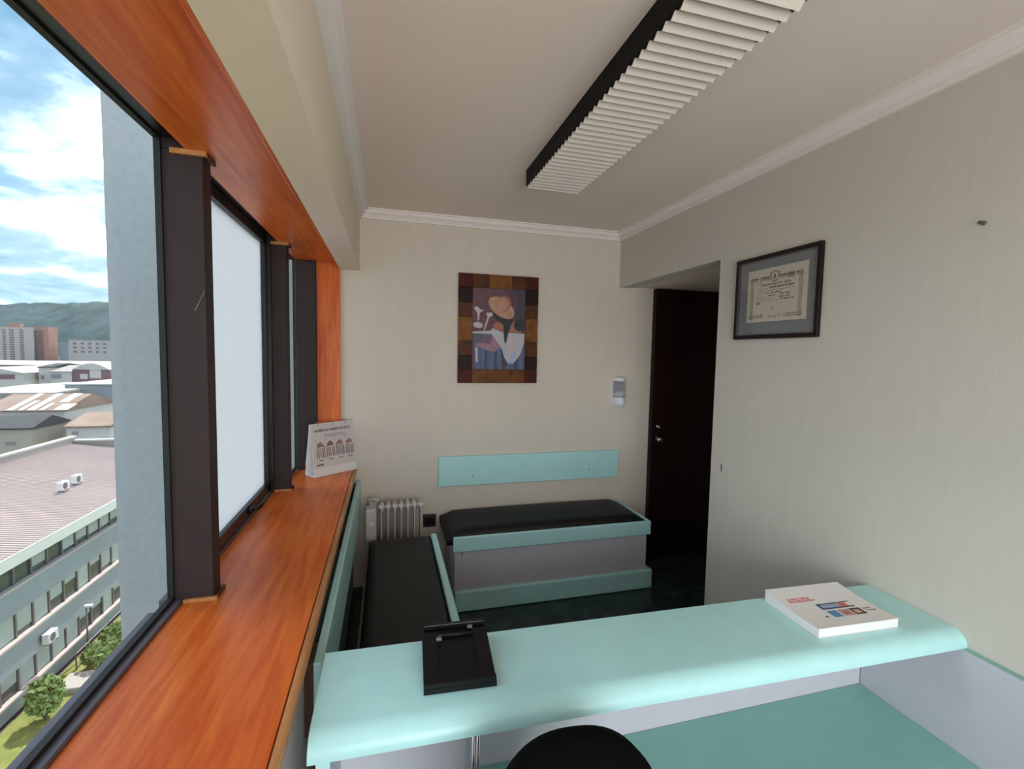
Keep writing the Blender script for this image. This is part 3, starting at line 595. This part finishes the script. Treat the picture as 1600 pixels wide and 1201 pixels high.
# ------------------------------------------------------------------ outside: own building
GZ = -19.0
mat('stucco', (.36, .385, .40), .9, var=.05, vscale=20, bump=.5, bscale=90)
mat('asphalt', (.09, .085, .08), .9, var=.15, vscale=.02); mat('lawn', (0.115, 0.142, 0.030), .95, col2=(0.230, 0.236, 0.068), vscale=.7)
mat('facade_grey', (0.218, 0.247, 0.266), .8, var=.04, vscale=.4); mat('fascia', (0.504, 0.532, 0.504), .6); mat('sill_pink', (0.384, 0.328, 0.304), .7)
mat('roof_pink', (0.320, 0.248, 0.232), .7, var=.06, vscale=.3); mat('ribbon_dark', (0.045, 0.055, 0.055), .25); mat('blind', (0.272, 0.312, 0.288), .7, var=.12, vscale=.6); mat('post_dark', (0.112, 0.104, 0.109), .5)
mat('parapet', (0.272, 0.248, 0.232), .8, var=.05, vscale=.3); mat('white_wall', (0.476, 0.448, 0.420), .8, var=.05, vscale=.1); mat('bright_roof', (0.429, 0.416, 0.390), .7, var=.05, vscale=.1)
mat('rust_roof', (0.168, 0.107, 0.080), .8, col2=(0.256, 0.184, 0.144), vscale=.25); mat('beige_wall', (0.352, 0.320, 0.256), .85, var=.06, vscale=.2); mat('dark_roof', (0.035, 0.038, 0.042), .8, var=.1, vscale=.2)
mat('blue_shed', (0.216, 0.248, 0.264), .7, var=.05, vscale=.15); mat('navy', (.05, .06, .10), .6); mat('cream_tower', (0.416, 0.376, 0.344), .8); mat('brick_tower', (0.352, 0.200, 0.160), .8, var=.06, vscale=.1)
mat('tower_window', (0.160, 0.136, 0.152), .4); mat('maroon', (0.192, 0.112, 0.128), .8); mat('window_grey', (0.192, 0.208, 0.216), .35); mat('far_beige', (0.384, 0.360, 0.344), .85, var=.04, vscale=.05)
mat('hazy_forest', (.020, .044, .050), .95, col2=(.045, .078, .084), vscale=.02); mat('leaf', (0.091, 0.156, 0.033), .7, col2=(0.195, 0.273, 0.091), vscale=3); mat('bark', (.08, .06, .045), .9); mat('ac_white', (0.576, 0.560, 0.560), .6); mat('concrete', (0.320, 0.288, 0.264), .85)  # hill green shifted to blue, distance haze put into its colour
struct(box('wall_exterior', 'stucco', None, -2.60, -2.48, YB, .35, GZ, -.125), 'rendered outer wall below the windows')
struct(box('wall_wing', 'stucco', None, -3.625, -2.45, .35, .75, GZ, 7), 'grey rendered wing wall standing out beside the windows')
struct(box('ground_city', 'asphalt', None, -2600, 600, -300, 2600, GZ-.4, GZ-.2), 'grey city ground')
struct(box('ground_lawn', 'lawn', None, -21.7, -3.4, -30, 75, GZ-.2, GZ), 'green lawn between the buildings')

# ------------------------------------------------------------------ the grey office block across the lawn
FX = -22.0; BY0, BY1 = 8.0, 54.0
ob = thing('office_block', 'grey office block with ribbon windows and pinkish corrugated roof', 'building', (FX-6, 31, GZ))
zsills = [-11.93, -15.03, -18.15]; ztops = [-10.57, -13.42, -16.62]
bm = bx(B(), FX-11, FX-.25, BY0, BY1, GZ, -10.5)
prev = GZ
for zs_, zt_ in zip(zsills[::-1], ztops[::-1]): bx(bm, FX-.3, FX, BY0, BY1, prev, zs_); prev = zt_
obj('wall', bm, 'facade_grey', ob)
for zs_ in zsills: obj('window_ledge', bx(B(), FX-.2, FX+.14, BY0, BY1, zs_, zs_+.12), 'sill_pink', ob)
obj('fascia', bx(B(), FX-.3, FX+.35, BY0, BY1, -10.55, -9.83, bev=.03), 'fascia', ob, label='pale roof edge')
random.seed(21); pitch = 1.34; ny = int((BY1-BY0)/pitch)
wp = bl = po = None
for f in range(3):
    zs_, zt_ = zsills[f]+.12, ztops[f]
    for i in range(ny):
        y = BY0+i*pitch
        if y < 19: continue
        p_ = obj('window', bx(B(), FX-.2, FX-.17, y+.06, y+pitch-.06, zs_, zt_), 'ribbon_dark', ob) if i % 1 == 0 else None
        drop = random.choice((.95, .95, .8, .55, .95, .3)) if f else random.choice((.9, .7, .1, .1, .8, .6))
        if drop > .15: obj('blind', bx(B(), FX-.168, FX-.15, y+.10, y+pitch-.10, zt_-(zt_-zs_)*drop, zt_-.02), 'blind', p_)
        obj('window_post', bx(B(), FX-.2, FX-.08, y-.06, y+.06, zs_-.01, zt_), 'post_dark', ob)
# corrugated roof: ridge to eave, ribs run down the slope
bm = B(); n = 150; x0_, x1_, z0_, z1_ = FX+.3, FX-11, -9.83, -8.35; L_ = BY1-.6-BY0; va = []; vb = []
for i in range(n+1):
    for dy_, h in ((0, 0), (.16, 0), (.19, .05), (.27, .05)):
        y = BY0+L_*i/(n+1)+dy_; va.append(bm.verts.new((x0_, y, z0_+h))); vb.append(bm.verts.new((x1_, y, z1_+h)))
for i in range(len(va)-1): bm.faces.new((va[i], va[i+1], vb[i+1], vb[i]))
obj('roof', bm, 'roof_pink', ob, label='pinkish corrugated metal roof')
obj('parapet', bx(bx(B(), FX-11.4, FX-11, BY0, BY1, GZ, -7.75), FX-11.4, FX-3, BY1-.5, BY1, GZ, -8.1), 'parapet', ob)
obj('parapet_lit_top', bx(bx(B(), FX-11.45, FX-10.95, BY0, BY1, -7.749, -7.6), FX-10.94, FX-3, BY1-.6, BY1+.1, -8.099, -7.95), 'bright_roof', ob)  # brighter strips put the sunlit look of the parapet tops into colour
def ac(loc, label, rz=0):
    t = thing('air_conditioner', label, 'air conditioner', loc, rz, 'air conditioners of the office block')
    obj('case', bx(B(), -.18, .18, -.42, .42, .08, .70, bev=.02), 'ac_white', t, local=True); obj('grille', lathe(B(), [(.24, .18), (.24, .20), (.05, .205)], (0, -.08, .39), 18, 'X'), 'post_dark', t, local=True)
    for y in (-.3, .3): obj('foot', bx(B(), -.18, .18, y-.04, y+.04, 0, .08), 'post_dark', t, local=True)
def roofz(x): return z0_+(z1_-z0_)*(x0_-x)/(x0_-x1_)
for p, lb in (((99, 768), 'white roof air conditioner beside its twin, further from the ridge'), ((120, 757), 'white roof air conditioner beside its twin, closer to the ridge')):
    q = hit(p[0], p[1], 2, -9.2); 
    for _ in range(6): q = hit(p[0], p[1], 2, roofz(q.x)+.05)
    ac((q.x, q.y, roofz(q.x)+.14), lb)
q = hit(78, 1003, 0, FX+.3); ac((FX+.33, q.y, q.z), 'white air conditioner hung on the grey facade')
# street lamp, fence, slab, plants in the garden
q = hit(138, 1022, 2, GZ); lm = thing('garden_lamp', 'slim garden lamp post on the lawn', 'lamp post', (q.x, q.y, GZ))
obj('post', tube(B(), [(q.x, q.y, GZ), (q.x, q.y, GZ+3.3)], .06, 8, .04), 'post_dark', lm, True); obj('lamp_head', bx(B(), q.x-.1, q.x+.35, q.y-.12, q.y+.12, GZ+3.3, GZ+3.45, bev=.03), 'ac_white', lm)
q = hit(124, 1062, 2, GZ+.3); tag(box('concrete_cover', 'concrete', None, q.x-.9, q.x+.6, q.y-.8, q.y+.8, GZ, GZ+.35, bev=.04), 'low concrete cover slab on the lawn', 'slab')
fe = thing('garden_fence', 'thin metal fence along the office block', 'fence', (FX+1.0, 38, GZ))
for i in range(9): obj('post', tube(B(), [(FX+1.0, 31+i*1.8, GZ), (FX+1.0, 31+i*1.8, GZ+1.1)], .04, 6), 'post_dark', fe)
for z in (.4, 1.05): obj('rail', tube(B(), [(FX+1.0, 31, GZ+z), (FX+1.0, 45.4, GZ+z)], .03, 6), 'parapet', fe)
def bush(px, py, r, h, label, seed, kind='shrub'):
    q = hit(px, py, 2, GZ); q.x = max(q.x, FX+1.9); t = thing(kind, label, kind, (q.x, q.y, GZ), 0, 'garden shrubs' if kind == 'shrub' else None); rg = random.Random(seed); bm = B()
    for i in range(520):
        a = rg.uniform(0, 2*PI); b_ = math.acos(rg.uniform(-1, 1)); rr = rg.uniform(.55, 1)**.5
        c = Vector((r*rr*math.sin(b_)*math.cos(a), r*rr*math.sin(b_)*math.sin(a), h*.58+h*.42*rr*math.cos(b_)))
        s_ = rg.uniform(.13, .26); d1 = Vector((rg.uniform(-1, 1), rg.uniform(-1, 1), rg.uniform(-1, 1))).normalized(); d2 = d1.orthogonal().normalized()
        vs = [bm.verts.new(c+d1*s_), bm.verts.new(c+d2*s_*.5), bm.verts.new(c-d1*s_), bm.verts.new(c-d2*s_*.5)]; bm.faces.new(vs)
    f = obj('foliage', bm, 'leaf', t, local=True); f['kind'] = 'stuff'
    tk = B()
    for i in range(5): tube(tk, [(0, 0, 0), (rg.uniform(-.5, .5)*r, rg.uniform(-.5, .5)*r, h*.8)], .07, 6, .02)
    obj('stem', tk, 'bark', t, local=True)
bush(-6, 1135, .8, 2.4, 'leafy pale green tree beside the grey facade', 1, 'tree')
bush(160, 1040, 1.0, 1.6, 'rounded green shrub on the lawn past the lamp post', 2)
bush(182, 1003, .9, 1.3, 'low green shrub on the lawn beside the wing wall', 4)


# ------------------------------------------------------------------ the town beyond
def house(name, label, pl, pr_, pt_, zr, depth, wall, roof, roofh=0, ridge='x', wins=(), winmat='window_grey', cat='building', eave=.3, ang=0):
    """box house: front wall facing the camera (-y), its top edge at photo row pt_, height zr"""
    P = hit(pl, pt_, 2, zr); y0 = P.y; xa = P.x; xb = hit(pr_, pt_, 1, y0).x
    t = thing(name, label, cat, ((xa+xb)/2, y0+depth/2, GZ))
    obj('wall', bx(B(), xa, xb, y0, y0+depth, GZ-.1, zr), wall, t)
    if roofh == 0: obj('roof', bx(B(), xa-eave, xb+eave, y0-eave, y0+depth+eave, zr, zr+.3), roof, t)
    elif ridge == 'x':      # slope up to the back
        obj('roof', prism(B(), [(y0-eave, zr), (y0-eave, zr+.25), (y0+depth/2, zr+roofh), (y0+depth+eave, zr+.25), (y0+depth+eave, zr)], lambda p: (xa-eave, p[0], p[1]), lambda p: (xb+eave, p[0], p[1])), roof, t)
    elif ridge == 'y': obj('roof', prism(B(), [(xa-eave, zr), (xa-eave, zr+.25), ((xa+xb)/2, zr+roofh), (xb+eave, zr+.25), (xb+eave, zr)], lambda p: (p[0], y0-eave, p[1]), lambda p: (p[0], y0+depth+eave, p[1])), roof, t)
    elif ridge == 'arc': obj('roof', prism(B(), [(xa+(xb-xa)*i/12, zr+roofh*math.sin(PI*i/12)) for i in range(13)], lambda p: (p[0], y0-eave, p[1]), lambda p: (p[0], y0+depth+eave, p[1])), roof, t)
    for (u0_, u1_, v0_, v1_) in wins:     # window boxes in photo pixels on the front wall
        a = hit(u0_, v0_, 1, y0-.1); b_ = hit(u1_, v1_, 1, y0-.1); obj('window', bx(B(), a.x, b_.x, y0-.12, y0+.05, b_.z, a.z), winmat, t)
    return t, (xa, xb, y0)
rh, (xa, xb, ya) = house('roof_house', 'pale house with rust striped roof behind the office block', -30, 100, 644, -10.5, 16, 'white_wall', 'rust_roof', 2.6, 'x', [(70, 96, 651, 661), (58, 64, 651, 661)])
for u, wd, f0, f1 in ((.30, 1.1, 0, 1), (.44, .8, 0, .55), (.55, 1.2, 0, 1), (.70, .7, 0, .4), (.78, 1.5, .45, 1), (.88, 2.2, 0, .35)):      # pale replacement sheets lying on the rusty slope
    x_ = xa+(xb-xa)*u; ys = [ya-.3+8.3*f for f in (f0, f1)]; zs__ = [-10.25+2.35*f for f in (f0, f1)]
    obj('roof_sheet', prism(B(), [(ys[0], zs__[0]+.02), (ys[1], zs__[1]+.02), (ys[1], zs__[1]+.08), (ys[0], zs__[0]+.08)], lambda p: (x_, p[0], p[1]), lambda p: (x_+wd, p[0], p[1])), 'bright_roof', rh)
house('dark_roof_house', 'low beige house with dark grey roof in the gap', -40, 50, 672, -12.3, 9, 'beige_wall', 'dark_roof', 1.8, 'x', [(8, 24, 690, 694)])
house('gable_house', 'small house with rust brown gable roof and white wall', 104, 172, 668, -12.2, 12, 'white_wall', 'rust_roof', 1.9, 'x', [(112, 122, 674, 679)])
house('steel_shed', 'large blue grey steel shed behind the rust roofs', 101, 230, 601, -9.5, 40, 'blue_shed', 'bright_roof', 0, wins=[(84, 99, 611, 626)], winmat='navy')
house('flat_roof_hall', 'wide hall with bright white flat roof', -60, 82, 615, -11, 42, 'beige_wall', 'bright_roof', .8, 'x', [(2, 27, 618, 625)])
house('white_house', 'small white house between the bright roofs', 60, 79, 574, -6.5, 20, 'white_wall', 'dark_roof', 1.4, 'x', [(64, 69, 586, 592)])
house('grey_roof_house', 'pale house with grey pitched roof and wide windows', 79, 112, 581, -8, 22, 'white_wall', 'parapet', 2.2, 'x', [(80, 96, 584, 591)])
house('vaulted_hall', 'maroon hall with curved pale roof', 113, 172, 577, -7, 60, 'maroon', 'bright_roof', 2.4, 'arc', [(125, 137, 584, 592), (140, 158, 577, 591)], 'white_wall')
house('long_hall', 'very long low hall with white roof before the towers', -120, 132, 569, -8, 60, 'parapet', 'bright_roof', 1.5, 'x')
#house('second_hall', 'low hall with white roof beside the long hall', 150, 230, 569, -8, 60, 'maroon', 'bright_roof', 1.2, 'x')
house('white_warehouse', 'white warehouse with red band under a sloping roof', -60, 36, 583, -8.5, 26, 'white_wall', 'bright_roof', 2.2, 'y', [(-30, 23, 585, 592)], 'maroon')
# apartment tower: cream slab with dark window columns, brick end
wn_ = []
t1, (xa, xb, yt) = house('apartment_tower', 'tall cream apartment tower with a brick red wing before the hill', -60, 51, 508, 24, 22, 'cream_tower', 'brick_tower', 0)
for c0, c1 in ((3, 8), (14, 21), (30, 36), (-20, -14)):
    for r in range(13):
        a = hit(c0, 514, 1, yt-.2); b_ = hit(c1, 514, 1, yt-.2); zt_ = 20.5-r*3.0
        obj('window', bx(B(), a.x, b_.x, yt-.3, yt+.1, zt_-1.7, zt_), 'tower_window', t1)
xe = hit(75, 508, 1, yt+3).x
obj('brick_wing', bx(B(), xb+.3, xe, yt+3, yt+20, GZ, 25), 'brick_tower', t1, label='brick red wing')
for r in range(13): obj('balcony', bx(B(), xb+.3, xb+(xe-xb)*.6, yt+1.4, yt+2.99, 19.5-r*3.0, 20.6-r*3.0), 'tower_window', t1)
obj('roof_tank', bx(B(), hit(13, 505, 1, yt+8).x, hit(33, 505, 1, yt+8).x, yt+6, yt+12, 24.31, 28), 'brick_tower', t1)
t2, (xa2, xb2, yt2) = house('beige_block', 'long pale beige block with rows of small windows below the hill', 107, 300, 531, 7.5, 40, 'far_beige', 'white_wall', 0)
for r in range(3):
    for i in range(8):
        a = xa2+4+i*6.5; obj('window', bx(B(), a, a+2.6, yt2-.3, yt2+.1, 3.2-r*4.2, 5-r*4.2), 'tower_window', t2)
house('grey_annex', 'flat grey annex standing beside the beige block', 92, 106, 536, 4.5, 30, 'blue_shed', 'white_wall', 0)
# wooded hill: bumpy canopy over a long ridge that reads level on the skyline
_a, _b = hit(0, 476, 1, 1500), hit(170, 473, 1, 1500); HA = (_b.z-_a.z)/(_b.x-_a.x); HB = _a.z-1.7-HA*(_a.x+1000)
bm = B(); nx, ny_ = 300, 16; g = []; rg = random.Random(9)
yh = 1500; xs = [_a.x-600+i*6.5 for i in range(nx)]
for j in range(ny_):
    row = []; t_ = j/(ny_-1)
    for i, x in enumerate(xs):
        top = 1.7+HB+HA*(x+1000)+5*math.sin(x*.009+1)+3*math.sin(x*.027); prof_ = math.sin(t_*PI/2)**.8
        row.append(bm.verts.new((x, yh-420+t_*420+rg.uniform(-6, 6), GZ-5+(top-GZ)*prof_*(1+.02*math.sin(x*.02+j))+rg.uniform(-5, 3.5)*(.3+t_))))
    g.append(row)
for j in range(ny_-1):
    for i in range(nx-1): bm.faces.new((g[j][i], g[j][i+1], g[j+1][i+1], g[j+1][i]))
back = [bm.verts.new((x, yh+500, GZ-5)) for x in xs]
for i in range(nx-1): bm.faces.new((g[-1][i], g[-1][i+1], back[i+1], back[i]))
for i in range(0, nx, 1):
    v = g[-1][i].co; rr = rg.uniform(3, 7); bmesh.ops.create_icosphere(bm, subdivisions=1, radius=rr, matrix=Matrix.Translation((v.x+rg.uniform(-3, 3), v.y-6, v.z-rr*.35)))
struct(obj('ground_hill', bm, 'hazy_forest', None, True), 'long wooded hill on the horizon')
